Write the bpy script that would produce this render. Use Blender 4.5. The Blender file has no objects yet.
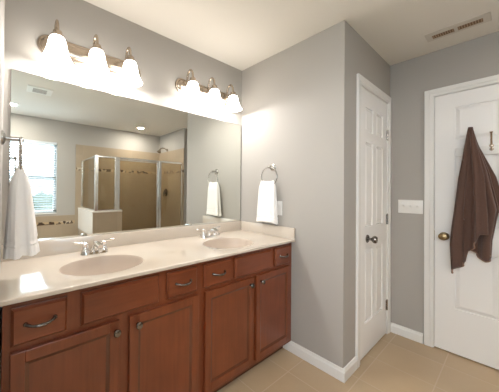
import bpy, bmesh, math, random
from mathutils import Vector, Matrix

random.seed(7)
scene = bpy.context.scene
COL = scene.collection
PI = math.pi

# ------------------------------------------------------------------ camera
YAW, PITCH, ROLL = 0.65949, 0.00836, 0.00994
F_PX, PX, PY = 246.4, 197.81, 187.61
cam_data = bpy.data.cameras.new('camera')
cam = bpy.data.objects.new('camera', cam_data)
COL.objects.link(cam)
s, c = math.sin(YAW), math.cos(YAW)
sp, cp = math.sin(PITCH), math.cos(PITCH)
fwd = Vector((s * cp, c * cp, sp))
r0 = Vector((c, -s, 0))
u0 = Vector((-s * sp, -c * sp, cp))
rt = r0 * math.cos(ROLL) + u0 * math.sin(ROLL)
up = u0 * math.cos(ROLL) - r0 * math.sin(ROLL)
m = Matrix.Identity(4)
for i in range(3):
    m[i][0], m[i][1], m[i][2] = rt[i], up[i], -fwd[i]
m.translation = Vector((-1.7834, -1.6214, 1.2627))
cam.matrix_world = m
cam_data.sensor_width = 36.0
cam_data.lens = F_PX * 36.0 / 499.0
cam_data.shift_x = (249.5 - PX) / 499.0
cam_data.shift_y = (PY - 196.0) / 499.0
cam_data.clip_start = 0.005
scene.camera = cam

# ------------------------------------------------------------------ key sizes (metres)
HC = 2.4157          # ceiling
W2 = 0.9765          # wall with the bathroom door
DC = 0.917           # depth of the vanity alcove
HCOUNT = 0.884       # counter top
YB = -3.15           # far wall with the window
XS = 0.84            # side wall of the shower
XL = -1.803          # left wall of the vanity alcove
XW = -2.75

# ------------------------------------------------------------------ world, exposure
world = bpy.data.worlds.new('sky')
scene.world = world
world.use_nodes = True
bg = world.node_tree.nodes['Background']
bg.inputs[0].default_value = (0.80, 0.90, 1.0, 1)
bg.inputs[1].default_value = 3.0
scene.view_settings.view_transform = 'Standard'
scene.view_settings.look = 'None'
scene.view_settings.gamma = 1.0
scene.view_settings.use_curve_mapping = False
scene.view_settings.exposure = 0.77
SHADE_GLOW = 6.4        # radiance of the frosted vanity lamp shades
DOWNLIGHT_GLOW = 330.0    # radiance of the recessed ceiling lamps
def daylight(name, loc, rot, sx, sy, power, col):
    d = bpy.data.lights.new(name, 'AREA')
    d.shape = 'RECTANGLE'; d.size = sx; d.size_y = sy
    d.energy = power; d.color = col
    o = bpy.data.objects.new(name, d)
    COL.objects.link(o)
    o.location = loc; o.rotation_euler = rot
    return o
# daylight through the far window, plus added fill from an unseen side window
daylight('window_daylight', (-1.58, -4.0, 2.35), (math.radians(64), 0, 0), 2.2, 1.8, 200.0, (0.76, 0.88, 1.0))
daylight('side_window_fill', (-3.7, -1.95, 2.35), (0, -math.radians(68), 0), 1.8, 3.0, 24.0, (0.96, 0.97, 1.0))
BULB_WATTS = 5.4
d = bpy.data.lights.new('ceiling_fill', 'AREA')  # unseen disk light added under the ceiling to brighten the room
d.shape = 'DISK'; d.size = 0.36; d.energy = 16.0; d.color = (1.0, 0.96, 0.92)
o = bpy.data.objects.new('ceiling_fill', d); COL.objects.link(o)
o.location = (-2.3, -1.75, HC - .03)
scene.cycles.max_bounces = 12
scene.cycles.diffuse_bounces = 6
scene.cycles.glossy_bounces = 6
scene.cycles.transparent_max_bounces = 16
scene.cycles.caustics_reflective = True
scene.cycles.sample_clamp_indirect = 6.0
scene.cycles.use_denoising = True

# ------------------------------------------------------------------ materials
def mat(name, col, rough=0.5, metal=0.0, spec=0.5, noise=0.0, nscale=20.0, bump=0.0, bscale=60.0, coat=0.0, sheen=0.0):
    M = bpy.data.materials.new(name)
    M.use_nodes = True
    nt = M.node_tree
    b = nt.nodes['Principled BSDF']
    b.inputs['Base Color'].default_value = (*col, 1)
    b.inputs['Roughness'].default_value = rough
    b.inputs['Metallic'].default_value = metal
    b.inputs['Specular IOR Level'].default_value = spec
    b.inputs['Coat Weight'].default_value = coat
    b.inputs['Coat Roughness'].default_value = 0.08
    if sheen:
        b.inputs['Sheen Weight'].default_value = sheen
    tc = nt.nodes.new('ShaderNodeTexCoord')
    if noise:
        n = nt.nodes.new('ShaderNodeTexNoise')
        n.inputs['Scale'].default_value = nscale
        n.inputs['Detail'].default_value = 5
        nt.links.new(tc.outputs['Object'], n.inputs['Vector'])
        r = nt.nodes.new('ShaderNodeMix')
        r.data_type = 'RGBA'
        lo = [max(0, x * (1 - noise)) for x in col]
        hi = [min(1, x * (1 + noise)) for x in col]
        r.inputs[6].default_value = (*lo, 1)
        r.inputs[7].default_value = (*hi, 1)
        nt.links.new(n.outputs['Fac'], r.inputs[0])
        nt.links.new(r.outputs[2], b.inputs['Base Color'])
    if bump:
        n2 = nt.nodes.new('ShaderNodeTexNoise')
        n2.inputs['Scale'].default_value = bscale
        n2.inputs['Detail'].default_value = 4
        nt.links.new(tc.outputs['Object'], n2.inputs['Vector'])
        bp = nt.nodes.new('ShaderNodeBump')
        bp.inputs['Strength'].default_value = bump
        bp.inputs['Distance'].default_value = 0.002
        nt.links.new(n2.outputs['Fac'], bp.inputs['Height'])
        nt.links.new(bp.outputs['Normal'], b.inputs['Normal'])
    return M

def emit(name, col, strength):
    M = bpy.data.materials.new(name)
    M.use_nodes = True
    nt = M.node_tree
    nt.nodes.remove(nt.nodes['Principled BSDF'])
    e = nt.nodes.new('ShaderNodeEmission')
    e.inputs[0].default_value = (*col, 1)
    e.inputs[1].default_value = strength
    nt.links.new(e.outputs[0], nt.nodes['Material Output'].inputs[0])
    return M

def glass(name, tint, refl=0.12, rough=0.0):
    M = bpy.data.materials.new(name)
    M.use_nodes = True
    nt = M.node_tree
    nt.nodes.remove(nt.nodes['Principled BSDF'])
    t = nt.nodes.new('ShaderNodeBsdfTransparent')
    t.inputs[0].default_value = (*tint, 1)
    g = nt.nodes.new('ShaderNodeBsdfGlossy')
    g.inputs['Roughness'].default_value = rough
    fr = nt.nodes.new('ShaderNodeFresnel')
    fr.inputs['IOR'].default_value = 1.45
    # a pane reflects alike at its entering and its leaving face
    ge = nt.nodes.new('ShaderNodeNewGeometry')
    io = nt.nodes.new('ShaderNodeMapRange')
    io.inputs['To Min'].default_value = 1.45
    io.inputs['To Max'].default_value = 1 / 1.45
    nt.links.new(ge.outputs['Backfacing'], io.inputs['Value'])
    nt.links.new(io.outputs[0], fr.inputs['IOR'])
    mx = nt.nodes.new('ShaderNodeMixShader')
    nt.links.new(fr.outputs[0], mx.inputs[0])
    nt.links.new(t.outputs[0], mx.inputs[1])
    nt.links.new(g.outputs[0], mx.inputs[2])
    nt.links.new(mx.outputs[0], nt.nodes['Material Output'].inputs[0])
    return M

def tile_mat(name, col, grout, size, gap, off=(0, 0, 0), axes='XY', rough=0.35, var=0.12, nscale=6.0):
    """square tiles: grout lines from the object coordinates, each tile slightly different"""
    M = bpy.data.materials.new(name)
    M.use_nodes = True
    nt = M.node_tree
    N, L = nt.nodes, nt.links
    b = N['Principled BSDF']
    b.inputs['Roughness'].default_value = rough
    tc = N.new('ShaderNodeTexCoord')
    mp = N.new('ShaderNodeMapping')
    mp.inputs['Location'].default_value = off
    L.new(tc.outputs['Object'], mp.inputs['Vector'])
    sx = N.new('ShaderNodeSeparateXYZ')
    L.new(mp.outputs[0], sx.inputs[0])
    masks, cells = [], []
    for a in axes:
        d = N.new('ShaderNodeMath'); d.operation = 'DIVIDE'; d.inputs[1].default_value = size
        L.new(sx.outputs['XYZ'.index(a)], d.inputs[0])
        fl = N.new('ShaderNodeMath'); fl.operation = 'FLOOR'
        L.new(d.outputs[0], fl.inputs[0]); cells.append(fl)
        fr = N.new('ShaderNodeMath'); fr.operation = 'FRACT'
        L.new(d.outputs[0], fr.inputs[0])
        lt = N.new('ShaderNodeMath'); lt.operation = 'LESS_THAN'; lt.inputs[1].default_value = gap / size
        L.new(fr.outputs[0], lt.inputs[0]); masks.append(lt)
    mx = N.new('ShaderNodeMath'); mx.operation = 'MAXIMUM'
    L.new(masks[0].outputs[0], mx.inputs[0]); L.new(masks[1].outputs[0], mx.inputs[1])
    cv = N.new('ShaderNodeCombineXYZ')
    L.new(cells[0].outputs[0], cv.inputs[0]); L.new(cells[1].outputs[0], cv.inputs[1])
    wn = N.new('ShaderNodeTexWhiteNoise')
    L.new(cv.outputs[0], wn.inputs['Vector'])
    no = N.new('ShaderNodeTexNoise')
    no.inputs['Scale'].default_value = nscale; no.inputs['Detail'].default_value = 6
    L.new(tc.outputs['Object'], no.inputs['Vector'])
    av = N.new('ShaderNodeMath'); av.operation = 'MULTIPLY_ADD'
    av.inputs[1].default_value = 0.45
    L.new(wn.outputs['Value'], av.inputs[0])
    hv = N.new('ShaderNodeMath'); hv.operation = 'MULTIPLY'; hv.inputs[1].default_value = 0.55
    L.new(no.outputs['Fac'], hv.inputs[0]); L.new(hv.outputs[0], av.inputs[2])
    cr = N.new('ShaderNodeMix'); cr.data_type = 'RGBA'
    cr.inputs[6].default_value = (*[x * (1 - var) for x in col], 1)
    cr.inputs[7].default_value = (*[x * (1 + var) for x in col], 1)
    L.new(av.outputs[0], cr.inputs[0])
    fin = N.new('ShaderNodeMix'); fin.data_type = 'RGBA'
    L.new(mx.outputs[0], fin.inputs[0]); L.new(cr.outputs[2], fin.inputs[6])
    fin.inputs[7].default_value = (*grout, 1)
    L.new(fin.outputs[2], b.inputs['Base Color'])
    return M

def mosaic_mat(name):
    M = bpy.data.materials.new(name)
    M.use_nodes = True
    nt = M.node_tree; N, L = nt.nodes, nt.links
    b = N['Principled BSDF']; b.inputs['Roughness'].default_value = 0.3
    tc = N.new('ShaderNodeTexCoord')
    v = N.new('ShaderNodeTexVoronoi'); v.distance = 'CHEBYCHEV'
    v.inputs['Scale'].default_value = 22
    L.new(tc.outputs['Object'], v.inputs['Vector'])
    sep = N.new('ShaderNodeSeparateColor')
    L.new(v.outputs['Color'], sep.inputs[0])
    cr = N.new('ShaderNodeValToRGB'); cr.color_ramp.interpolation = 'CONSTANT'
    e = cr.color_ramp.elements
    e[0].position = 0; e[0].color = (0.06, 0.035, 0.02, 1)
    e[1].position = 0.3; e[1].color = (0.45, 0.33, 0.2, 1)
    x = e.new(0.55); x.color = (0.12, 0.08, 0.05, 1)
    x = e.new(0.75); x.color = (0.5, 0.42, 0.32, 1)
    L.new(sep.outputs[0], cr.inputs[0]); L.new(cr.outputs[0], b.inputs['Base Color'])
    return M

def wood_mat(name, vertical=True):
    M = bpy.data.materials.new(name)
    M.use_nodes = True
    nt = M.node_tree; N, L = nt.nodes, nt.links
    b = N['Principled BSDF']
    b.inputs['Roughness'].default_value = 0.33
    b.inputs['Coat Weight'].default_value = 0.25
    b.inputs['Coat Roughness'].default_value = 0.15
    tc = N.new('ShaderNodeTexCoord')
    mp = N.new('ShaderNodeMapping')
    mp.inputs['Scale'].default_value = (30, 30, 2.2) if vertical else (2.2, 30, 30)
    L.new(tc.outputs['Object'], mp.inputs[0])
    n = N.new('ShaderNodeTexNoise'); n.inputs['Scale'].default_value = 1.6; n.inputs['Detail'].default_value = 6
    L.new(mp.outputs[0], n.inputs['Vector'])
    n2 = N.new('ShaderNodeTexNoise'); n2.inputs['Scale'].default_value = 5; n2.inputs['Detail'].default_value = 2
    L.new(tc.outputs['Object'], n2.inputs['Vector'])
    ad = N.new('ShaderNodeMath'); ad.operation = 'MULTIPLY_ADD'; ad.inputs[1].default_value = 0.5
    L.new(n.outputs['Fac'], ad.inputs[0])
    h = N.new('ShaderNodeMath'); h.operation = 'MULTIPLY'; h.inputs[1].default_value = 0.5
    L.new(n2.outputs['Fac'], h.inputs[0]); L.new(h.outputs[0], ad.inputs[2])
    cr = N.new('ShaderNodeValToRGB')
    e = cr.color_ramp.elements
    e[0].position = 0.3; e[0].color = (0.125, 0.027, 0.008, 1)
    e[1].position = 0.72; e[1].color = (0.215, 0.054, 0.018, 1)
    L.new(ad.outputs[0], cr.inputs[0]); L.new(cr.outputs[0], b.inputs['Base Color'])
    return M

WALL = (0.405, 0.383, 0.355)
M_wall = mat('wall_paint', WALL, 0.75, spec=0.3, bump=0.05, bscale=300)
M_ceil = mat('ceiling_paint', (0.76, 0.73, 0.675), 0.9, spec=0.2, bump=0.08, bscale=220)
M_trim = mat('white_trim_paint', (0.78, 0.77, 0.75), 0.35)
M_door = mat('white_door_paint', (0.85, 0.84, 0.83), 0.42)
M_floor = tile_mat('floor_tile', (0.49, 0.365, 0.235), (0.55, 0.43, 0.31), 0.325, 0.006, off=(0.22, 0.652, 0), rough=0.33)
M_stone = mat('cultured_marble', (0.60, 0.53, 0.455), 0.08, noise=0.04, nscale=5, coat=0.6)
M_basin = mat('basin_marble', (0.52, 0.435, 0.365), 0.35, noise=0.04, nscale=5, spec=0.3)
M_woodv = wood_mat('cherry_wood_upright', True)
M_woodh = wood_mat('cherry_wood_level', False)
M_glaze = mat('glazed_wood_edge', (0.105, 0.029, 0.011), 0.3, coat=0.4)
M_toe = mat('dark_toe_board', (0.07, 0.025, 0.012), 0.6)
M_pewter = mat('dark_pewter', (0.20, 0.185, 0.175), 0.25, metal=1.0)
M_chrome = mat('chrome', (0.85, 0.84, 0.83), 0.07, metal=1.0)
M_ring = mat('ring_nickel', (0.42, 0.40, 0.38), 0.25, metal=1.0)
M_nickel = mat('brushed_nickel', (0.52, 0.44, 0.36), 0.27, metal=1.0)
M_silver = mat('shower_frame_metal', (0.80, 0.79, 0.78), 0.22, metal=1.0)
M_brass = mat('aged_brass', (0.30, 0.22, 0.12), 0.3, metal=1.0)
M_mirror = mat('mirror_silvering', (0.84, 0.86, 0.82), 0.0, metal=1.0)
M_edge = mat('mirror_edge', (0.12, 0.11, 0.10), 0.3)
M_shade = emit('frosted_shade_glow', (1.0, 0.94, 0.86), SHADE_GLOW)
M_bulb = emit('bulb_glow', (1.0, 0.94, 0.86), SHADE_GLOW * 2)
M_down = emit('downlight_glow', (1.0, 0.93, 0.84), DOWNLIGHT_GLOW)
M_towel = mat('white_terry', (0.86, 0.84, 0.82), 0.95, spec=0.1, bump=0.6, bscale=500, sheen=0.3)
M_brown = mat('brown_terry', (0.112, 0.064, 0.050), 0.95, spec=0.1, noise=0.2, nscale=120, bump=0.6, bscale=400, sheen=0.3)
M_hem = mat('brown_hem', (0.30, 0.19, 0.14), 0.9, spec=0.1)
M_plastic = mat('white_plastic', (0.80, 0.79, 0.77), 0.35)
M_vent = mat('vent_enamel', (0.62, 0.58, 0.52), 0.5)
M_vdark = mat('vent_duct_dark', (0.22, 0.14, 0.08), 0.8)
M_tile = tile_mat('shower_tile', (0.36, 0.285, 0.205), (0.35, 0.29, 0.22), 0.31, 0.004, axes='XZ', off=(0.1, 0, 0.0))
M_tiles = tile_mat('shower_side_tile', (0.36, 0.285, 0.205), (0.35, 0.29, 0.22), 0.31, 0.004, axes='YZ')
M_mos = mosaic_mat('mosaic_band')
M_cap = mat('marble_cap', (0.72, 0.68, 0.63), 0.2)
M_glass = glass('shower_glass', (0.86, 0.82, 0.73))
M_wglass = glass('window_glass', (0.95, 0.97, 0.97))
M_vinyl = mat('window_vinyl', (0.80, 0.83, 0.85), 0.4)
M_slat = mat('blind_slat', (0.50, 0.54, 0.58), 0.5)
M_leaf = mat('hedge_leaf', (0.24, 0.27, 0.22), 0.8, noise=0.4, nscale=3)
M_grass = mat('lawn', (0.14, 0.20, 0.07), 0.9, noise=0.3, nscale=2)

# ------------------------------------------------------------------ mesh helpers
class MB:
    def __init__(self):
        self.bm = bmesh.new()

    def mark(self, index):
        for f in self.bm.faces:
            if not f.tag:
                f.material_index = index
                f.tag = True
        return self

    def box(self, x0, x1, y0, y1, z0, z1, bev=0.0, seg=2):
        r = bmesh.ops.create_cube(self.bm, size=1.0)
        vs = r['verts']
        for v in vs:
            v.co = Vector((x0 + (v.co.x + .5) * (x1 - x0), y0 + (v.co.y + .5) * (y1 - y0), z0 + (v.co.z + .5) * (z1 - z0)))
        if bev > 0:
            es = list({e for v in vs for e in v.link_edges})
            bmesh.ops.bevel(self.bm, geom=es, offset=bev, segments=seg, profile=0.5, affect='EDGES')
        return self

    def quad(self, pts):
        self.bm.faces.new([self.bm.verts.new(p) for p in pts])
        return self

    def frustum(self, x0, x1, z0, z1, yb, yt, inset):
        """raised field: base rectangle at y = yb, smaller top rectangle at y = yt (front is -y)"""
        B = [self.bm.verts.new(p) for p in ((x0, yb, z0), (x1, yb, z0), (x1, yb, z1), (x0, yb, z1))]
        i = inset
        T = [self.bm.verts.new(p) for p in ((x0 + i, yt, z0 + i), (x1 - i, yt, z0 + i), (x1 - i, yt, z1 - i), (x0 + i, yt, z1 - i))]
        self.bm.faces.new(T)
        for k in range(4):
            self.bm.faces.new((B[k], B[(k + 1) % 4], T[(k + 1) % 4], T[k]))
        return self

    def lathe(self, prof, seg=32, M=None, cap0=True, cap1=True):
        """prof: list of (radius, z) turned about z; M places it"""
        M = M or Matrix.Identity(4)
        rings = []
        for r, z in prof:
            rings.append([self.bm.verts.new(M @ Vector((r * math.cos(2 * PI * k / seg), r * math.sin(2 * PI * k / seg), z))) for k in range(seg)])
        for a, b in zip(rings, rings[1:]):
            for k in range(seg):
                self.bm.faces.new((a[k], a[(k + 1) % seg], b[(k + 1) % seg], b[k]))
        if cap0: self.bm.faces.new(list(reversed(rings[0])))
        if cap1: self.bm.faces.new(rings[-1])
        return self

    def tube(self, pts, rad, seg=12, closed=False, cap=True):
        pts = [Vector(p) for p in pts]
        n = len(pts)
        rads = rad if isinstance(rad, (list, tuple)) else [rad] * n
        rings = []
        ref = None
        for i in range(n):
            if closed:
                t = pts[(i + 1) % n] - pts[i - 1]
            else:
                t = pts[min(i + 1, n - 1)] - pts[max(i - 1, 0)]
            t.normalize()
            if ref is None:
                ref = t.orthogonal().normalized()
            ref = (ref - t * ref.dot(t)).normalized()
            bi = t.cross(ref)
            rings.append([self.bm.verts.new(pts[i] + (ref * math.cos(2 * PI * k / seg) + bi * math.sin(2 * PI * k / seg)) * rads[i]) for k in range(seg)])
        last = n if closed else n - 1
        for i in range(last):
            a, b = rings[i], rings[(i + 1) % n]
            for k in range(seg):
                self.bm.faces.new((a[k], a[(k + 1) % seg], b[(k + 1) % seg], b[k]))
        if cap and not closed:
            self.bm.faces.new(list(reversed(rings[0])))
            self.bm.faces.new(rings[-1])
        return self

    def prism(self, prof, path0, path1, ax_u, ax_v):
        """profile (u, v) swept straight from path0 to path1"""
        U, V = Vector(ax_u), Vector(ax_v)
        A = [self.bm.verts.new(Vector(path0) + U * u + V * v) for u, v in prof]
        B = [self.bm.verts.new(Vector(path1) + U * u + V * v) for u, v in prof]
        n = len(prof)
        for k in range(n):
            self.bm.faces.new((A[k], A[(k + 1) % n], B[(k + 1) % n], B[k]))
        self.bm.faces.new(list(reversed(A)))
        self.bm.faces.new(B)
        return self

    def build(self, name, material, parent=None, smooth=False, loc=None, rotz=0.0, second=None):
        bmesh.ops.recalc_face_normals(self.bm, faces=self.bm.faces)
        me = bpy.data.meshes.new(name)
        self.bm.to_mesh(me)
        self.bm.free()
        me.materials.append(material)
        if second:
            me.materials.append(second)
        if smooth:
            for p in me.polygons:
                p.use_smooth = True
            if smooth != 'all':
                me.set_sharp_from_angle(angle=math.radians(38))
        o = bpy.data.objects.new(name, me)
        COL.objects.link(o)
        if parent is not None:
            o.parent = parent
        if loc is not None:
            o.location = loc
        o.rotation_euler = (0, 0, rotz)
        return o

def thing(name, label, cat, loc=(0, 0, 0), rotz=0.0, group=None):
    o = bpy.data.objects.new(name, None)
    o.empty_display_size = 0.05
    COL.objects.link(o)
    o.location = loc
    o.rotation_euler = (0, 0, rotz)
    return tag(o, label, cat, group)

def tag(o, label, cat, group=None):
    o['label'] = label
    o['category'] = cat
    if group:
        o['group'] = group
    return o

def struct(o, label, cat):
    o['kind'] = 'structure'
    return tag(o, label, cat)

def along(direction, origin=(0, 0, 0)):
    """matrix whose local z points along direction"""
    q = Vector(direction).to_track_quat('Z', 'Y')
    return Matrix.Translation(Vector(origin)) @ q.to_matrix().to_4x4()

# ------------------------------------------------------------------ room shell
struct(MB().box(XW - .1, W2 + 1.1, YB - .1, 0.1, -0.1, 0.0).build('floor', M_floor), 'beige square ceramic tile floor with pale grout', 'floor')
struct(MB().box(XW - .1, W2 + 1.1, YB - .1, 0.1, HC, HC + .1).build('ceiling', M_ceil), 'flat white painted ceiling', 'ceiling')
struct(MB().box(XL - .1, W2 + 1.1, 0.0, 0.1, 0, HC).build('wall_north', M_wall), 'greige wall behind the big mirror and vanity', 'wall')
struct(MB().box(XL - .1, XL, -1.2, 0.0, 0, HC).build('wall_west', M_wall), 'greige wall at the left end of the vanity', 'wall')
struct(MB().box(0.0, 0.11, -DC, 0.0, 0, HC).build('wall_east', M_wall), 'greige wall at the right end of the vanity with towel ring', 'wall')
# closet wall with its door opening
DO0, DO1, DOT = 0.268, 0.899, 2.050
w = MB()
w.box(0.11, DO0, -DC, -DC + .11, 0, HC)
w.box(DO1, W2, -DC, -DC + .11, 0, HC)
w.box(DO0, DO1, -DC, -DC + .11, DOT, HC)
struct(w.build('wall_closet', M_wall), 'grey wall around the narrow closet door', 'wall')
# bathroom door wall with its opening
BY0, BY1, BT = -1.210, -1.985, 2.047
w = MB()
w.box(W2, W2 + .1, BY0, -DC + .11, 0, HC)
w.box(W2, W2 + .1, -2.2, BY1, 0, HC)
w.box(W2, W2 + .1, BY1, BY0, BT, HC)
struct(w.build('wall_entry', M_wall), 'grey wall around the door with the brown towel', 'wall')
struct(MB().box(XS, W2 + .1, YB, -2.2, 0, HC).build('wall_shower', M_wall), 'wall at the shower head end, seen in the mirror', 'wall')
w = MB()
w.box(W2 + 1.0, W2 + 1.1, YB - .1, 0.0, 0, HC)
w.box(W2 + .1, W2 + 1.0, YB - .1, YB, 0, HC)
w.box(W2, W2 + .1, -DC + .11, 0.0, 0, HC)
struct(w.build('wall_hall', M_wall), 'hall and closet walls behind the closed doors', 'wall')
WX0, WX1, WZ0, WZ1 = -2.05, -1.115, 0.850, 2.033
w = MB()
w.box(XW, WX0, YB - .1, YB, 0, HC)
w.box(WX1, W2 + .1, YB - .1, YB, 0, HC)
w.box(WX0, WX1, YB - .1, YB, 0, WZ0)
w.box(WX0, WX1, YB - .1, YB, WZ1, HC)
struct(w.build('wall_south', M_wall), 'far greige wall with the window, seen in the mirror', 'wall')
SY0, SY1, SZ0, SZ1 = -2.95, -1.30, 0.85, 2.15  # opening for the added side window
w = MB()
w.box(XW - .1, XW, YB - .1, SY0, 0, HC)
w.box(XW - .1, XW, SY1, -1.2, 0, HC)
w.box(XW - .1, XW, SY0, SY1, 0, SZ0)
w.box(XW - .1, XW, SY0, SY1, SZ1, HC)
struct(w.build('wall_side', M_wall), 'side wall beyond the bathtub', 'wall')
struct(MB().box(XW - .1, XL - .1, -1.2, -1.1, 0, HC).build('wall_return', M_wall), 'short return wall behind the towel ring wall', 'wall')

# tiles seen in the mirror
w = MB()
w.box(-0.83, XS - .012, YB, YB + .012, 0.0, 1.585)
w.box(-0.83, XS - .012, YB, YB + .012, 1.635, 2.04)
tl = struct(w.build('trim_1', M_tile), 'tan wall tile at the back of the shower', 'wall tile')
MB().box(-0.83, XS - .012, YB, YB + .013, 1.585, 1.635).build('mosaic_band', M_mos, tl)
w = MB()
w.box(XS - .012, XS, YB, -2.2, 0.0, 1.585)
w.box(XS - .012, XS, YB, -2.2, 1.635, 2.04)
tl = struct(w.build('trim_2', M_tiles), 'tan wall tile around the shower head and valve', 'wall tile')
MB().box(XS - .013, XS, YB + .013, -2.2, 1.585, 1.635).build('mosaic_band', M_mos, tl)
w = MB()
w.box(XW, -0.83, YB, YB + .012, 0.0, 0.652)
w.box(XW, -0.83, YB, YB + .012, 0.702, 0.80)
tl = struct(w.build('trim_3', M_tile), 'tan wall tile under the window by the bathtub', 'wall tile')
MB().box(XW, -0.83, YB, YB + .013, 0.652, 0.702).build('mosaic_band', M_mos, tl)
w = MB()
w.box(-0.775, -0.695, YB + .012, -2.21, 0, 0.905)
w.box(-0.695, -0.335, -2.29, -2.21, 0, 0.905)
kw = struct(w.build('wall_knee', M_tile), 'low tiled wall that carries the shower glass', 'wall')
w = MB()
w.box(-0.787, -0.683, YB + .012, -2.198, 0.905, 0.925, .003)
w.box(-0.683, -0.335, -2.302, -2.198, 0.905, 0.925, .003)
w.build('wall_cap', M_cap, kw)
w = MB()
w.box(-0.781, -0.775, YB + .012, -2.205, 0.56, 0.905)
w.build('end_facing', M_cap, kw)

# baseboards
def base_prof(h=0.083, t=0.014):
    return [(0, 0), (t, 0), (t, h * .72), (t * .75, h * .80), (t * .55, h * .86), (t * .5, h * .95), (t * .3, h), (0, h)]
b = MB().prism(base_prof(), (0, -0.47, 0), (0, -DC - .014, 0), (-1, 0, 0), (0, 0, 1))
struct(b.build('baseboard_east', M_trim), 'white baseboard along the wall right of the vanity', 'baseboard')
b = MB().prism(base_prof(), (-0.0, -DC, 0), (0.205, -DC, 0), (0, -1, 0), (0, 0, 1))
struct(b.build('baseboard_closet', M_trim), 'short white baseboard piece beside the closet door', 'baseboard')
b = MB().prism(base_prof(), (W2, -DC, 0), (W2, -1.149, 0), (-1, 0, 0), (0, 0, 1))
struct(b.build('baseboard_entry', M_trim), 'white baseboard under the light switches', 'baseboard')

# ------------------------------------------------------------------ doors
def casing(width, height, cw):
    """flat door casing around an opening 0..width, front is -y"""
    mb = MB()
    t0, t1 = -0.016, -0.010
    for x0, x1, sx in ((-cw, 0, 1), (width, width + cw, -1)):
        mb.box(x0, x1, t1, 0, 0, height + cw)
        if sx > 0: mb.box(x0, x0 + cw * .62, t0, t1 + .001, 0, height + cw, .003)
        else: mb.box(x1 - cw * .62, x1, t0, t1 + .001, 0, height + cw, .003)
    mb.box(0, width, t1, 0, height, height + cw)
    mb.box(-cw * .4, width + cw * .4, t0, t1 + .001, height + cw * .38, height + cw, .003)
    # jambs
    mb.box(-.001, .004, 0, .1, 0, height)
    mb.box(width - .004, width + .001, 0, .1, 0, height)
    mb.box(.004, width - .004, 0, .1, height - .004, height)
    return mb

def panel_door(width, height, cols, rows, yf=0.004, thick=0.035):
    """six-panel door in 0..width, front face at y = yf, front is -y"""
    mb = MB()
    g = 0.012
    mb.box(0, width, yf + g, yf + thick, 0, height)
    xs = [0] + [x for c_ in cols for x in c_] + [width]
    for k in range(0, len(xs), 2):
        mb.box(xs[k], xs[k + 1], yf, yf + g + .001, 0, height)
    zs = [0] + [z for r_ in rows for z in r_] + [height]
    for k in range(0, len(zs), 2):
        for c0, c1 in cols:
            mb.box(c0, c1, yf, yf + g + .001, zs[k], zs[k + 1])
    for c0, c1 in cols:
        for z0, z1 in rows:
            mb.frustum(c0 + .006, c1 - .006, z0 + .006, z1 - .006, yf + g, yf + .001, 0.022)
    return mb

def door_knob(parent, x, z, yf, material):
    M = along((0, -1, 0), (x, yf, z))
    k = MB().lathe([(.031, 0), (.031, .004), (.024, .010), (.011, .014), (.010, .030), (.020, .036), (.0275, .046), (.0285, .054), (.024, .063), (.012, .067), (.002, .068)], 28, M)
    return k.build('door_knob', material, parent, smooth=True)

# closet door (front faces -y)
CW = DO1 - DO0
cas = struct(casing(CW, DOT, 0.062).build('trim_4', M_trim, loc=(DO0, -DC, 0)), 'white casing around the narrow closet door', 'door casing')
dw = CW - .012
cd = panel_door(dw, 2.030, [(.105, .270), (.345, .510)], [(.24, .80), (.98, 1.63), (1.71, 1.90)], yf=0.0).build('door_1', M_door, loc=(DO0 + .006, -DC - .001, .012))
struct(cd, 'narrow white six-panel closet door with knob at left', 'door')
door_knob(cd, 0.148, 0.885, 0.0, M_pewter)
for z in (1.75, 1.005, 0.245):
    h = MB()
    h.tube([(0, 0, -.045), (0, 0, .045)], .0065, 10)
    h.box(-.024, 0, .003, .006, -.044, .044)
    h.tube([(0, 0, .045), (0, 0, .050)], .005, 10)
    h.build('hinge', M_ring, cd, smooth=True, loc=(dw + .004, -.004, z))
# bathroom door (faces -x)
BW = BY0 - BY1
struct(casing(BW, BT, 0.055).build('trim_5', M_trim, loc=(W2, BY0, 0), rotz=-PI / 2), 'white casing around the door with the brown towel', 'door casing')
bw = BW - .012
bd = panel_door(bw, 2.030, [(.113, .333), (.427, .647)], [(.345, .80), (.985, 1.57), (1.66, 1.92)], yf=0.0).build('door_2', M_door, loc=(W2 + .004, BY0 - .006, .010), rotz=-PI / 2)
struct(bd, 'white six-panel bathroom door with aged brass knob and hook rack', 'door')
door_knob(bd, 0.056, 0.902, 0.0, M_brass)
MB().box(-.003, .0005, -.0015, .02, .86, .94).build('latch_plate', M_brass, bd)

# ------------------------------------------------------------------ mirror
mir = thing('wall_mirror', 'wide frameless mirror on the wall above the vanity', 'mirror', (0, 0, 0))
MX0, MX1, MZ0, MZ1 = -1.774, -0.006, 0.9725, 1.8857
MB().box(MX0, MX1, -.0055, -.0005, MZ0, MZ1).build('backing', M_edge, mir)
MB().quad([(MX0 + .002, -.006, MZ0), (MX1 - .006, -.006, MZ0), (MX1 - .006, -.006, MZ1 - .002), (MX0 + .002, -.006, MZ1 - .002)]).build('mirror_glass', M_mirror, mir)

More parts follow.
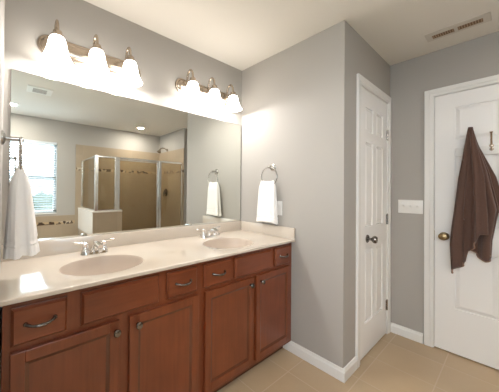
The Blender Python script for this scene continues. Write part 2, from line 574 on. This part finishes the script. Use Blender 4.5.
# ------------------------------------------------------------------ vanity cabinets
YF = -0.538          # face frame plane
DT = 0.019
def cabinet(name, label, x0, x1, drawers, fronts, doors):
    t = thing(name, label, 'cabinet', ((x0 + x1) / 2, -0.27, 0), 0, 'cherry vanity cabinets')
    ox, oy = (x0 + x1) / 2, -0.27
    def P(mb, nm, m_, par=t, smooth=False, second=None):
        for v in mb.bm.verts:
            v.co.x -= ox; v.co.y -= oy
        return mb.build(nm, m_, par, smooth=smooth, second=second)
    mb = MB()
    mb.box(x0, x0 + .016, YF + .019, -.012, 0.0825, .8655)
    mb.box(x1 - .016, x1, YF + .019, -.012, 0.0825, .8655)
    mb.box(x0 + .016, x1 - .016, YF + .019, -.012, 0.0825, .098)
    mb.box(x0, x1, -.012, -.006, 0.0, .8655)
    P(mb, 'carcass', M_woodv)
    fr = MB()
    fr.box(x0, x1, YF, YF + .019, .0825, .8655)
    P(fr, 'face_frame', M_woodv)
    mb = MB().box(x0, x1, -.475, -.46, 0.0, .0825)
    P(mb, 'toe_board', M_toe)
    def slab(a, b, z0, z1):
        m_ = MB()
        m_.box(a, b, YF - DT * .55, YF, z0, z1, .002)
        m_.mark(1)
        m_.frustum(a + .0015, b - .0015, z0 + .0015, z1 - .0015, YF - DT * .5, YF - DT, .008)
        return m_
    for a, b in fronts:
        P(slab(a, b, .708, .8405), 'false_front', M_woodh, second=M_glaze)
    for a, b in drawers:
        d_ = P(slab(a, b, .708, .8405), 'drawer', M_woodh, second=M_glaze)
        xc, zc = (a + b) / 2, .776
        pts = []
        for k in range(13):
            q = -1 + 2 * k / 12
            pts.append((xc + q * .046, YF - DT - .026 * (1 - abs(q) ** 3.2) - .001, zc - .005 * (1 - q * q) + .003))
        hb = MB().tube(pts, [.0062 if abs(k - 6) > 4 else .0048 if abs(k - 6) > 1 else .0062 for k in range(13)], 10)
        for sx in (-1, 1):
            hb.lathe([(.008, 0), (.0075, .004), (.0055, .007)], 14, along((0, -1, 0), (xc + sx * .046, YF - DT, zc + .003)))
        P(hb, 'handle', M_pewter, d_, True)
    for a, b, kx in doors:
        z0, z1 = .115, .686
        f = .043
        m_ = MB()
        m_.box(a, a + f, YF - DT, YF, z0, z1, .0025)
        m_.box(b - f, b, YF - DT, YF, z0, z1, .0025)
        m_.box(a + f, b - f, YF - DT, YF, z0, z0 + f, .0025)
        m_.box(a + f, b - f, YF - DT, YF, z1 - f, z1, .0025)
        d_ = P(m_, 'door', M_woodv)
        pn = MB()
        i0, i1, j0, j1 = a + f - .001, b - f + .001, z0 + f - .001, z1 - f + .001
        e = .014
        # sloped inner bead then flat recessed field
        B_ = [(i0, YF - DT + .003, j0), (i1, YF - DT + .003, j0), (i1, YF - DT + .003, j1), (i0, YF - DT + .003, j1)]
        T_ = [(i0 + e, YF - DT + .0085, j0 + e), (i1 - e, YF - DT + .0085, j0 + e), (i1 - e, YF - DT + .0085, j1 - e), (i0 + e, YF - DT + .0085, j1 - e)]
        for k in range(4):
            pn.quad([B_[k], B_[(k + 1) % 4], T_[(k + 1) % 4], T_[k]])
        pn.mark(1)
        pn.quad(T_)
        P(pn, 'panel', M_woodv, d_, second=M_glaze)
        kb = MB().lathe([(.008, 0), (.007, .010), (.009, .014), (.0155, .018), (.0165, .023), (.013, .028), (.005, .030)], 24, along((0, -1, 0), (kx, YF - DT, .644)))
        P(kb, 'knob', M_pewter, d_, True)
    return t

cabinet('vanity_cabinet', 'cherry vanity cabinet under the left sink, two drawers and two doors', -1.790, -0.9205,
        [(-1.767, -1.590), (-1.141, -.951)], [(-1.540, -1.186)], [(-1.767, -1.383, -1.401), (-1.337, -.943, -1.300)])
cabinet('vanity_cabinet', 'cherry vanity cabinet under the right sink, beside the towel ring wall', -0.9195, -0.003,
        [(-.902, -.688), (-.236, -.045)], [(-.653, -.284)], [(-.893, -.479, -.517), (-.448, -.050, -.406)])

# ------------------------------------------------------------------ countertop with basins
CX0, CX1 = XL + .0005, -0.001
CYF = -0.572
BAS = [(-1.387, -.345, .202, .158), (-.512, -.350, .205, .150)]
ct = thing('vanity_countertop', 'cream cultured marble double sink countertop on the cherry cabinets', 'countertop', (-.9, -.28, HCOUNT))
def W(mb):
    for v in mb.bm.verts:
        v.co -= Vector((-.9, -.28, HCOUNT))
    return mb
mb = MB()
bm = mb.bm
split = -0.945
for (bx, by, ra, rb), (x0, x1) in zip(BAS, ((CX0, split), (split, CX1))):
    y0, y1 = CYF + .007, -.0005
    angs = [2 * PI * k / 96 for k in range(96)]
    for cx_, cy_ in ((x0, y0), (x1, y0), (x1, y1), (x0, y1)):
        angs.append(math.atan2(cy_ - by, cx_ - bx) % (2 * PI))
    angs.sort()
    inn, mid, out = [], [], []
    for a in angs:
        dx, dy = math.cos(a), math.sin(a)
        tx = ((x1 if dx > 0 else x0) - bx) / dx if abs(dx) > 1e-9 else 1e9
        ty = ((y1 if dy > 0 else y0) - by) / dy if abs(dy) > 1e-9 else 1e9
        tt = min(tx, ty)
        out.append(bm.verts.new((bx + dx * tt, by + dy * tt, HCOUNT)))
        te = 1 / math.sqrt((dx / ra) ** 2 + (dy / rb) ** 2)
        inn.append(bm.verts.new((bx + dx * te, by + dy * te, HCOUNT - .0015)))
        mid.append(bm.verts.new((bx + dx * (te + .006), by + dy * (te + .006), HCOUNT)))
    n = len(angs)
    for k in range(n):
        j = (k + 1) % n
        bm.faces.new((mid[k], mid[j], out[j], out[k]))
        bm.faces.new((inn[k], inn[j], mid[j], mid[k]))
    ringpts = [tuple(v.co) for v in inn]
# rounded front lip, underside rim
prof = [(.007, 0), (.0025, -.001), (0, -.004), (0, -.014), (.002, -.018), (.034, -.018), (.034, -.0005)]
mb.prism([(-u, v) for u, v in prof], (CX0, CYF, HCOUNT), (CX1, CYF, HCOUNT), (0, -1, 0), (0, 0, 1))
W(mb).build('slab', M_stone, ct, smooth=True)
for bx, by, ra, rb in BAS:
    mb = MB()
    prof = [(1.0, -.0015), (.985, -.006), (.965, -.016), (.93, -.040), (.87, -.068), (.78, -.092), (.64, -.112), (.46, -.124), (.28, -.129), (.11, -.131)]
    rings = []
    for k_, z in prof:
        rings.append([mb.bm.verts.new((bx + ra * k_ * math.cos(2 * PI * q / 96), by + rb * k_ * math.sin(2 * PI * q / 96), HCOUNT + z)) for q in range(96)])
    for a, b_ in zip(rings, rings[1:]):
        for q in range(96):
            mb.bm.faces.new((a[q], a[(q + 1) % 96], b_[(q + 1) % 96], b_[q]))
    ba = W(mb).build('basin', M_basin, ct, smooth='all')
    d_ = MB().lathe([(.026, 0), (.026, .003), (.020, .004), (.018, .002), (.002, .003)], 24, Matrix.Translation((bx, by, HCOUNT - .1325)))
    W(d_).build('drain', M_chrome, ba, smooth=True)
mb = MB().box(CX0, CX1, -.021, -.0005, HCOUNT - .002, HCOUNT + .0876, .004)
W(mb).build('backsplash', M_stone, ct, smooth=True)
mb = MB().box(-.021, -.001, CYF + .002, -.0215, HCOUNT - .002, HCOUNT + .0876, .004)
W(mb).build('side_splash', M_stone, ct, smooth=True)

# ------------------------------------------------------------------ faucets
def faucet(label, x, y, kk=1.0):
    t = thing('faucet', label, 'faucet', (x, y, HCOUNT), 0, 'chrome basin faucets')
    m_ = MB()
    pr = []
    for k in range(40):   # rounded base plate
        a = 2 * PI * k / 40
        sx = .050 * kk if math.cos(a) > 0 else -.050 * kk
        pr.append((sx + .028 * math.cos(a), .028 * math.sin(a)))
    top = [m_.bm.verts.new((u * .97, v * .92, .014)) for u, v in pr]
    bot = [m_.bm.verts.new((u, v, 0.0005)) for u, v in pr]
    m_.bm.faces.new(top)
    m_.bm.faces.new(list(reversed(bot)))
    for k in range(40):
        m_.bm.faces.new((bot[k], bot[(k + 1) % 40], top[(k + 1) % 40], top[k]))
    m_.build('base_plate', M_chrome, t, smooth=True)
    sp_ = MB()
    pts, rr = [], []
    for k in range(15):
        q = k / 14
        pts.append((0, .004 - .118 * q, .012 + .052 * math.sin(min(1, q * 1.35) * PI * .62) - .012 * max(0, q - .7)))
        rr.append(.0205 - .008 * q)
    sp_.tube(pts, rr, 16)
    sp_.lathe([(.024, 0), (.022, .02), (.016, .034), (.004, .040)], 24, Matrix.Translation((0, .004, .012)))
    sp_.tube([(0, -.110, .048), (0, -.111, .028)], .0105, 14)
    sp_.tube([(0, .018, .04), (0, .018, .075)], .003, 8)
    sp_.build('spout', M_chrome, t, smooth=True)
    for sx in (-1, 1):
        h = MB()
        h.lathe([(.023, 0), (.0225, .012), (.017, .022), (.0145, .038), (.017, .043), (.0165, .052), (.010, .058), (.002, .060)], 24, Matrix.Translation((sx * .052 * kk, 0, .012)))
        hd = h.build('handle', M_chrome, t, smooth=True)
        l_ = MB().tube([(sx * .052 * kk, 0, .062), (sx * .075 * kk, .004, .066), (sx * .100 * kk, .008, .069), (sx * .112 * kk, .009, .068)], [.0065, .0055, .0065, .004], 10)
        l_.build('lever', M_chrome, hd, smooth=True)
    return t
faucet('chrome two-handle faucet behind the left sink basin', -1.370, -.103)
faucet('chrome two-handle faucet behind the right sink basin, near the ring towel', -.490, -.108, 1.15)

# ------------------------------------------------------------------ vanity lights
def vanity_light(label, xc, zc, sxs, ysh, ztop, zbot, rr, half):
    t = thing('vanity_light', label, 'wall light', (xc, 0, zc), 0, 'three-lamp vanity lights over the mirror')
    m_ = MB()
    def oval(h, hz, y):
        pts = []
        for k in range(48):
            a = 2 * PI * k / 48
            sx = (h - hz) if math.cos(a) > 0 else -(h - hz)
            pts.append((sx + hz * math.cos(a), y, hz * math.sin(a)))
        return pts
    steps = [(half, .058, -.0005), (half, .058, -.010), (half - .006, .052, -.014), (half - .014, .044, -.014), (half - .018, .040, -.024), (half - .026, .032, -.030)]
    rings = [[m_.bm.verts.new(p) for p in oval(*st)] for st in steps]
    for a, b_ in zip(rings, rings[1:]):
        for k in range(48):
            m_.bm.faces.new((a[k], a[(k + 1) % 48], b_[(k + 1) % 48], b_[k]))
    m_.bm.faces.new(rings[-1]); m_.bm.faces.new(list(reversed(rings[0])))
    m_.build('backplate', M_nickel, t, smooth=True)
    for i, sx in enumerate(sxs):
        x = sx - xc
        zt = ztop - zc
        a_ = MB()
        pts = []
        zl = zt + .032
        P0, P1, P2, P3 = Vector((x, -.028, .012)), Vector((x, -.030, .16)), Vector((x, ysh - .004, zl + .085)), Vector((x, ysh, zl))
        for k in range(19):
            q = k / 18
            pts.append(P0 * (1 - q) ** 3 + P1 * 3 * q * (1 - q) ** 2 + P2 * 3 * q * q * (1 - q) + P3 * q ** 3)
        a_.tube(pts, .0075, 10)
        a_.lathe([(.019, 0), (.018, .006), (.010, .012)], 20, along((0, -1, 0), (x, -.029, 0)))
        a_.build('arm', M_nickel, t, smooth=True)
        hl = MB().lathe([(.033, -.012), (.034, .002), (.030, .009), (.024, .013), (.022, .028), (.014, .034), (.007, .038)], 28, Matrix.Translation((x, ysh, zt)))
        hl.build('shade_holder', M_nickel, t, smooth=True)
        H = ztop - zbot
        outer = [(.027, 0), (.033, -.035), (.039, -.11), (.044, -.24), (.048, -.42), (.054, -.60), (.062, -.77), (.070, -.91), (rr, -1.0)]
        pr = [(r_, zt + q * H) for r_, q in outer] + [(r_ - .004, zt + q * H) for r_, q in reversed(outer)]
        sh = MB().lathe(pr, 40, Matrix.Translation((x, ysh, 0)), cap0=False, cap1=False).build('lamp_shade', M_shade, t, smooth='all')
        bl = MB().lathe([(.012, -.035), (.013, -.05), (.024, -.075), (.028, -.092), (.023, -.108), (.010, -.118), (.001, -.120)], 20, Matrix.Translation((x, ysh, zt)))
        bl.build('bulb', M_bulb, sh, smooth=True)
        pl = bpy.data.lights.new('vanity_bulb', 'POINT')
        pl.energy = BULB_WATTS; pl.shadow_soft_size = .028; pl.color = (1.0, 0.97, 0.93)
        po = bpy.data.objects.new('vanity_bulb', pl); COL.objects.link(po)
        po.parent = t; po.location = (x, ysh, zbot - zc + .010)
    return t
vanity_light('three-lamp brushed nickel vanity light at the left end, above the left sink', -1.356, 2.066, (-1.577, -1.371, -1.166), -.105, 2.082, 1.948, .078, .305)
vanity_light('three-lamp brushed nickel vanity light close to the room corner, above the right sink', -.446, 2.080, (-.666, -.446, -.227), -.105, 2.088, 1.967, .080, .315)

# ------------------------------------------------------------------ towel rings and white towels
def towel_ring(label, loc, rotz, ext=0.0):
    t = thing('towel_ring', label, 'towel ring', loc, rotz, 'brushed nickel towel rings')
    MB().lathe([(.028, .0005), (.028, .006), (.022, .010), (.012, .014)], 28, along((0, -1, 0))).build('rosette', M_ring, t, smooth=True)
    MB().lathe([(.0085, .012), (.0085, .050 + ext), (.012, .053 + ext), (.012, .062 + ext), (.006, .067 + ext)], 20, along((0, -1, 0))).build('post', M_ring, t, smooth=True)
    pts = [(.077 * math.sin(2 * PI * k / 56), -.056 - ext, -.079 + .077 * math.cos(2 * PI * k / 56)) for k in range(56)]
    MB().tube(pts, .0042, 10, closed=True).build('ring', M_ring, t, smooth='all')
    return t

def hand_towel(label, loc, rotz, ztop, zbot, a0, a1, b0, b1, c0, c1, seed):
    """folded towel hung through a ring: closed loops, lateral half width a, half depth b, depth centre c (out of the wall)"""
    rnd = random.Random(seed)
    mb = MB()
    nl, ns = 44, 96
    ph = [rnd.uniform(0, 6.28) for _ in range(5)]
    rings = []
    for i in range(nl + 1):
        q = i / nl
        e = min(1, q / .22)
        e = math.sin(e * PI / 2) ** .8
        a = (a0 + (a1 - a0) * q) * (.80 + .20 * e)
        b = (b0 * .35 + (b0 + (b1 - b0) * (q ** .8) - b0 * .35) * e)
        cc = c0 + (c1 - c0) * q
        z = ztop + (zbot - ztop) * q
        # woven border bands near the hem
        band = 0.0
        if .80 < q < .90:
            band = -.0022 if int(q * 100) % 4 < 2 else .001
        ring = []
        for k in range(ns):
            th = 2 * PI * k / ns
            cx_, sy = math.cos(th), math.sin(th)
            ex = math.copysign(abs(cx_) ** .55, cx_)
            ey = math.copysign(abs(sy) ** .62, sy)
            rip = 1 + q * (.035 * math.sin(5 * th + ph[0] + q * .8) + .03 * math.sin(9 * th + ph[1] - q) + .02 * math.sin(14 * th + ph[2]))
            # layered edges: creases down the two sides
            crease = 1 - .10 * math.exp(-((abs(cx_) - 1) / .015) ** 2) * (.4 + q)
            x = ex * (a + band) * rip * crease
            y = -cc - ey * (b + band) * rip
            dz = (.018 * (1 - q) ** 6) * (x / a0) ** 2 + q ** 4 * (.006 * math.sin(3 * th + ph[3]) + .006 * (1 if sy > 0 else -1))
            ring.append(mb.bm.verts.new((x, y, z + dz)))
        rings.append(ring)
    for a, b_ in zip(rings, rings[1:]):
        for k in range(ns):
            mb.bm.faces.new((a[k], a[(k + 1) % ns], b_[(k + 1) % ns], b_[k]))
    mb.bm.faces.new(rings[0]); mb.bm.faces.new(list(reversed(rings[-1])))
    o = mb.build('hand_towel', M_towel, None, smooth=True, loc=loc, rotz=rotz)
    return tag(o, label, 'towel', 'white hand towels on rings')

ZR = 1.457
towel_ring('nickel towel ring on the wall right of the mirror', (0, -.362, ZR), -PI / 2)
hand_towel('white hand towel in the ring right of the mirror', (0, -.345, 0), -PI / 2, 1.335, .995, .076, .096, .020, .040, .056, .055, 3)
towel_ring('nickel towel ring at the left edge, seen edge-on', (XL, -.400, ZR), PI / 2, .005)
hand_towel('white hand towel hanging at the left edge in front of the mirror', (XL + .006, -.400, 0), PI / 2, 1.340, 1.002, .078, .092, .026, .056, .054, .064, 11)

# ------------------------------------------------------------------ outlet, switches
op = thing('outlet_plate', 'white outlet plate on the wall half hidden by the ring towel', 'outlet', (-.0005, -.417, 1.117), -PI / 2)
MB().box(-.036, .036, -.006, 0, -.058, .058, .002).build('cover_plate', M_plastic, op, smooth=True)
for z in (-.022, .022):
    MB().box(-.016, .016, -.008, -.005, z - .014, z + .014, .002).build('socket', M_plastic, op, smooth=True)
sw = thing('light_switch', 'white three-gang toggle switch plate on the grey wall', 'light switch', (W2 - .0005, -1.064, 1.134), -PI / 2)
MB().box(-.083, .083, -.006, 0, -.058, .058, .002).build('cover_plate', M_plastic, sw, smooth=True)
for x in (-.046, 0, .046):
    tg = MB()
    tg.box(x - .006, x + .006, -.0075, -.005, -.013, .013, .001)
    tg.prism([(-.004, 0), (.004, 0), (.003, .014), (-.003, .014)], (x - .0035, -.006, .004), (x + .0035, -.006, .004), (0, 0, 1), (0, -1, .5))
    tg.build('toggle', M_plastic, sw)

# ------------------------------------------------------------------ hook rack and brown towel on the door
XD = W2 + .004     # door face
rk = thing('hook_rack', 'white board rack with hooks on the door behind the brown towel', 'hook rack', (XD, -1.335, 0), -PI / 2)
# local x runs away from the latch side (world -y), local -y points into the room
MB().box(0.0, .50, -.020, -.0005, 1.538, 1.603, .004).build('board', M_trim, rk, smooth=True)
for x in (.083, .181, .279, .377):
    hk = MB()
    hk.lathe([(.012, 0), (.011, .003), (.006, .005)], 18, along((0, -1, 0), (x, -.020, 1.600)))
    hk.lathe([(.011, 0), (.010, .003), (.006, .005)], 18, along((0, -1, 0), (x, -.020, 1.575)))
    hk.tube([(x, -.018, 1.575), (x, -.030, 1.565), (x, -.044, 1.568), (x, -.050, 1.585)], [.005, .005, .0045, .005], 10)
    hk.tube([(x, -.018, 1.600), (x, -.026, 1.625), (x, -.038, 1.655), (x, -.050, 1.685), (x, -.052, 1.697)], [.006, .0055, .005, .0055, .009], 10)
    hk.build('hook', M_nickel, rk, smooth=True)

def interp(tab, q):
    for (a, va), (b_, vb) in zip(tab, tab[1:]):
        if q <= b_:
            f = (q - a) / (b_ - a) if b_ > a else 0
            return va + (vb - va) * f
    return tab[-1][1]

bt = thing('bath_towel', 'dark brown bath towel hanging from a hook on the white door', 'towel', (XD, -1.335, 0), -PI / 2)
def cloth(zt, ledge, redge, zb, folds, depth0, depth1, ph, nu=110, nv=60, hem=False):
    """hanging cloth: left/right edges by height fraction, hem height across, deep vertical folds"""
    mb = MB()
    grid = []
    for j in range(nv + 1):
        row = []
        for i in range(nu + 1):
            u = i / nu
            z0 = interp(zb, u)
            v = j / nv
            z = zt + (z0 - zt) * v
            vv = (zt - z) / 1.08
            xl, xr = interp(ledge, vv), interp(redge, vv)
            spread = min(1, .12 + vv * 1.5)
            x = xl + (xr - xl) * u + .012 * spread * math.sin(2 * PI * folds * u * 1.0 + ph + 1.2)
            fold = .62 * math.sin(2 * PI * folds * .42 * u + ph + .5 * math.sin(3 * vv)) + .38 * math.sin(2 * PI * folds * u ** 1.35 + 2.1 * ph + 1.0 * vv)
            fold = math.copysign(abs(fold) ** .8, fold)
            env = min(1.0, .35 + vv * 1.1)
            y = -(depth0 + (depth1 - depth0) * min(1, vv * 1.6)) - .030 * env * fold - .014 * (1 - (2 * u - 1) ** 2)
            row.append(mb.bm.verts.new((x, y, z)))
        grid.append(row)
    for j in range(nv):
        for i in range(nu):
            mb.bm.faces.new((grid[j][i], grid[j][i + 1], grid[j + 1][i + 1], grid[j + 1][i]))
    hempts = [v.co.copy() for v in grid[-1]]
    return mb, hempts
# tables are in rack-local x (0 = board's near end), vertical fraction vv
front, h1 = cloth(1.742, [(0, .078), (.08, .064), (.35, .020), (.70, -.020), (.80, -.028), (1, -.020)], [(0, .088), (.08, .102), (.35, .150), (.6, .166), (.8, .172), (1, .17)],
                  [(0, .650), (.10, .672), (.25, .705), (.46, .748), (.50, .83), (.62, .865), (.74, .905), (.80, .965), (1, .97)], 3.4, .062, .072, .4)
fo = front.build('front_layer', M_brown, bt, smooth='all')
md = fo.modifiers.new('thickness', 'SOLIDIFY'); md.thickness = .007
back, h2 = cloth(1.735, [(0, .073), (.1, .066), (.4, .045), (.7, .055), (1, .06)], [(0, .094), (.08, .112), (.3, .175), (.55, .225), (.75, .195), (1, .185)],
                 [(0, .85), (.2, .835), (.45, .80), (.70, .768), (.85, .782), (1, .82)], 2.2, .034, .036, 2.2)
bo = back.build('back_layer', M_brown, bt, smooth='all')
md = bo.modifiers.new('thickness', 'SOLIDIFY'); md.thickness = .007
side, h3 = cloth(1.70, [(0, .085), (.2, .12), (.5, .165), (1, .17)], [(0, .095), (.1, .125), (.3, .20), (.5, .245), (.7, .26), (1, .26)],
                 [(0, 1.16), (.5, 1.13), (1, 1.09)], 1.2, .026, .030, 0.3, nu=50)
so = side.build('side_fold', M_brown, bt, smooth='all')
md = so.modifiers.new('thickness', 'SOLIDIFY'); md.thickness = .007
for o_, h_ in ((fo, h1), (bo, h2)):
    hm = MB().tube([(p.x, p.y, p.z) for p in h_], .0042, 6).build('hem', M_hem, o_, smooth='all')

# ------------------------------------------------------------------ ceiling fittings
vt = thing('ceiling_register', 'white ceiling air register with two rows of dark louvers near the door', 'air vent', (.7, -1.367, HC))
m_ = MB()
m_.box(-.066, .060, -.158, .158, -.005, -.0005, .002)
m_.build('frame', M_vent, vt)
for y0, y1 in ((-.122, -.008), (.012, .122)):
    m_ = MB().box(-.022, .028, y0, y1, -.0062, -.0048)
    m_.build('duct_opening', M_vdark, vt)
    g_ = MB()
    nn = 9
    for k in range(nn):
        yy = y0 + (k + .5) * (y1 - y0) / nn
        g_.box(-.022, .028, yy - .0018, yy + .0018, -.0095, -.006)
    g_.box(-.022, .028, y0 - .001, y0 + .001, -.0095, -.005)
    g_.box(-.022, .028, y1 - .001, y1 + .001, -.0095, -.005)
    g_.build('louver', mat('louver_enamel', (0.42, 0.30, 0.20), .5), vt)
ef = thing('exhaust_fan', 'square white exhaust fan grille on the ceiling, seen in the mirror', 'fan vent', (-1.49, -1.825, HC))
m_ = MB()
m_.box(-.125, .125, -.11, .11, -.012, -.0005, .004)
m_.build('cover', M_plastic, ef)
m_ = MB()
for k in range(9):
    yy = -.065 + k * .13 / 8
    m_.box(-.07, .07, yy - .004, yy + .004, -.0135, -.011)
m_.build('grille', mat('fan_slot', (0.35, 0.34, 0.33), .6), ef)
def downlight(label, x, y):
    t = thing('recessed_light', label, 'ceiling light', (x, y, HC), 0, 'recessed ceiling lights')
    MB().lathe([(.050, -.0005), (.078, -.0005), (.080, -.004), (.074, -.006), (.056, -.005), (.052, -.002)], 36, cap0=False, cap1=False).build('trim_ring', M_plastic, t, smooth='all')
    MB().lathe([(.0515, -.0012), (.0515, -.0022)], 32).build('lens', M_down, t)
downlight('small round recessed ceiling light above the shower, seen in the mirror', .204, -2.735)
downlight('small round recessed ceiling light near the window, seen at the mirror\'s left edge', -1.741, -2.648)

# ------------------------------------------------------------------ shower enclosure (seen in the mirror)
YS = -2.25
XG = -.722
ZG = 1.765
se = thing('shower_enclosure', 'glass shower enclosure with silver metal frame, seen in the mirror', 'shower enclosure', (XG, YS, 0))
def S(mb, nm, mt, par=se, smooth=False):
    for v in mb.bm.verts:
        v.co -= Vector((XG, YS, 0))
    return mb.build(nm, mt, par, smooth=smooth)
S(MB().box(XG - .024, XG + .024, YS - .024, YS + .024, .925, ZG + .005, .004), 'corner_post', M_silver)
S(MB().box(-.450, -.370, YS - .020, YS + .020, .925, ZG, .004), 'door_post', M_silver)
S(MB().box(.325, .375, YS - .022, YS + .022, .10, ZG, .004), 'door_post', M_silver)
S(MB().box(XG, XS - .014, YS - .016, YS + .016, ZG - .028, ZG, .003), 'header_rail', M_silver)
S(MB().box(XG - .014, XG + .014, YB + .014, YS, ZG - .022, ZG - .002, .003), 'side_rail', M_silver)
S(MB().box(XG - .012, XG + .012, YB + .014, YB + .032, .925, ZG - .02, .003), 'wall_channel', M_silver)
S(MB().box(XS - .034, XS - .014, YS - .012, YS + .012, .10, ZG - .02, .003), 'wall_channel', M_silver)
S(MB().box(XG, -.335, YS - .012, YS + .012, .9255, .945, .002), 'bottom_rail', M_silver)
S(MB().box(XG - .012, XG + .012, YB + .03, YS, .9255, .945, .002), 'bottom_rail', M_silver)
S(MB().box(-.334, XS - .014, YS - .035, YS + .035, .0005, .10, .004), 'curb', M_cap)
S(MB().box(XG - .003, XG + .003, YB + .03, YS - .02, .94, ZG - .02), 'glass_panel', M_glass)
S(MB().box(XG + .02, -.445, YS - .003, YS + .003, .94, ZG - .02), 'glass_panel', M_glass)
S(MB().box(.37, XS - .03, YS - .003, YS + .003, .10, ZG - .02), 'glass_panel', M_glass)
dr = S(MB().box(-.367, .322, YS - .003, YS + .003, .12, ZG - .035), 'glass_door', M_glass)
m_ = MB()
m_.box(-.367, .322, YS - .010, YS + .010, ZG - .050, ZG - .034, .002)
m_.box(-.367, .322, YS - .010, YS + .010, .105, .125, .002)
m_.box(.292, .322, YS - .010, YS + .010, .12, ZG - .04, .002)
S(m_, 'door_frame', M_silver, dr)
m_ = MB().tube([(.305, YS + .012, 1.12), (.305, YS + .045, 1.13), (.305, YS + .045, 1.33), (.305, YS + .012, 1.34)], .009, 10)
S(m_, 'handle', M_chrome, dr, True)
sh = thing('overhead_shower', 'nickel shower head on a curved arm, above the shower glass in the mirror', 'shower head', (XS - .0125, -2.80, 2.072))
MB().lathe([(.030, 0), (.028, .006), (.012, .012)], 22, along((-1, 0, 0), (-.0005, 0, 0))).build('flange', M_nickel, sh, smooth=True)
MB().tube([(-.01, 0, 0), (-.06, 0, .025), (-.11, 0, .032), (-.15, 0, .018), (-.17, 0, -.01)], .010, 10).build('arm', M_nickel, sh, smooth=True)
MB().lathe([(.012, -.01), (.016, .012), (.030, .035), (.042, .055), (.042, .064), (.034, .068)], 24, along((-.45, 0, -1), (-.168, 0, -.005))).build('spray_head', M_nickel, sh, smooth=True)
sv = thing('shower_valve', 'round shower valve handle on the tan tile, seen in the mirror', 'shower valve', (XS - .0125, -2.84, 1.20))
MB().lathe([(.075, .0005), (.074, .006), (.050, .012), (.026, .016), (.024, .045), (.014, .050)], 30, along((-1, 0, 0))).build('escutcheon', M_pewter, sv, smooth=True)
MB().tube([(-.045, 0, 0), (-.055, .01, -.05), (-.055, .015, -.085)], [.012, .009, .007], 10).build('lever', M_pewter, sv, smooth=True)

# ------------------------------------------------------------------ window and blind (seen in the mirror)
m_ = MB()
fw = .045
m_.box(WX0, WX0 + fw, YB - .085, YB - .03, WZ0, WZ1)
m_.box(WX1 - fw, WX1, YB - .085, YB - .03, WZ0, WZ1)
m_.box(WX0, WX1, YB - .085, YB - .03, WZ0, WZ0 + fw)
m_.box(WX0, WX1, YB - .085, YB - .03, WZ1 - fw, WZ1)
m_.box(WX0, WX1, YB - .075, YB - .04, 1.42, 1.46)
wd = struct(m_.build('window_1', M_vinyl), 'white framed window with a blind, seen in the mirror', 'window')
MB().box(WX0 + fw, WX1 - fw, YB - .062, YB - .058, WZ0 + fw, WZ1 - fw).build('window_glass', M_wglass, wd)
MB().box(WX0, WX1, YB - .03, YB + .014, WZ0 - .018, WZ0 + .001, .003).build('window_sill', M_trim, wd)
m_ = MB()  # added window, out of view, to let fill light in
m_.box(XW - .085, XW - .03, SY0, SY0 + fw, SZ0, SZ1)
m_.box(XW - .085, XW - .03, SY1 - fw, SY1, SZ0, SZ1)
m_.box(XW - .085, XW - .03, SY0, SY1, SZ0, SZ0 + fw)
m_.box(XW - .085, XW - .03, SY0, SY1, SZ1 - fw, SZ1)
wd = struct(m_.build('added_window', M_vinyl), 'added unseen window in the side wall, lets fill light in', 'window')
MB().box(XW - .062, XW - .058, SY0 + fw, SY1 - fw, SZ0 + fw, SZ1 - fw).build('window_glass', M_wglass, wd)
bl = thing('window_blind', 'white horizontal blind hanging in the window, seen in the mirror', 'window blind', ((WX0 + WX1) / 2, YB, WZ1))
cx_ = (WX0 + WX1) / 2
hw = (WX1 - WX0) / 2 - .012
MB().box(-hw, hw, -.022, .016, -.045, -.002, .003).build('headrail', M_slat, bl)
MB().box(-hw, hw, -.016, .012, -(WZ1 - WZ0) + .008, -(WZ1 - WZ0) + .024, .003).build('bottom_rail', M_slat, bl)
m_ = MB()
z = -.065
while z > -(WZ1 - WZ0) + .04:
    m_.prism([(-.022, -.009), (.022, .009), (.022, .0105), (-.022, -.0075)], (-hw, -.003, z), (hw, -.003, z), (0, 1, 0), (0, 0, 1))
    z -= .040
m_.build('slats', M_slat, bl)
for x in (-hw * .7, hw * .7):
    MB().tube([(x, .020, -.04), (x, .020, -(WZ1 - WZ0) + .02)], .0012, 6).build('ladder_cord', M_slat, bl)

# outdoors beyond the window
gl = MB().box(-20, 20, -40, YB - 3, -3.2, -3.0).build('lawn', M_grass)
struct(gl, 'green lawn outside the window', 'ground')
rnd = random.Random(5)
tr = MB()
for k in range(26):
    x = -14 + k * 1.05 + rnd.uniform(-.3, .3)
    r_ = rnd.uniform(1.0, 1.6)
    mm = Matrix.Translation((x, -22 + rnd.uniform(-2, 2), rnd.uniform(-2.0, 0.2))) @ Matrix.Diagonal((r_, r_, r_ * 1.4, 1))
    res = bmesh.ops.create_icosphere(tr.bm, subdivisions=3, radius=1.0, matrix=mm)
    for v in res['verts']:
        v.co += Vector((rnd.uniform(-.12, .12), rnd.uniform(-.12, .12), rnd.uniform(-.12, .12)))
to = tr.build('foliage', M_leaf)
to['kind'] = 'stuff'
tag(to, 'blurred green trees outside the window behind the blind', 'trees')
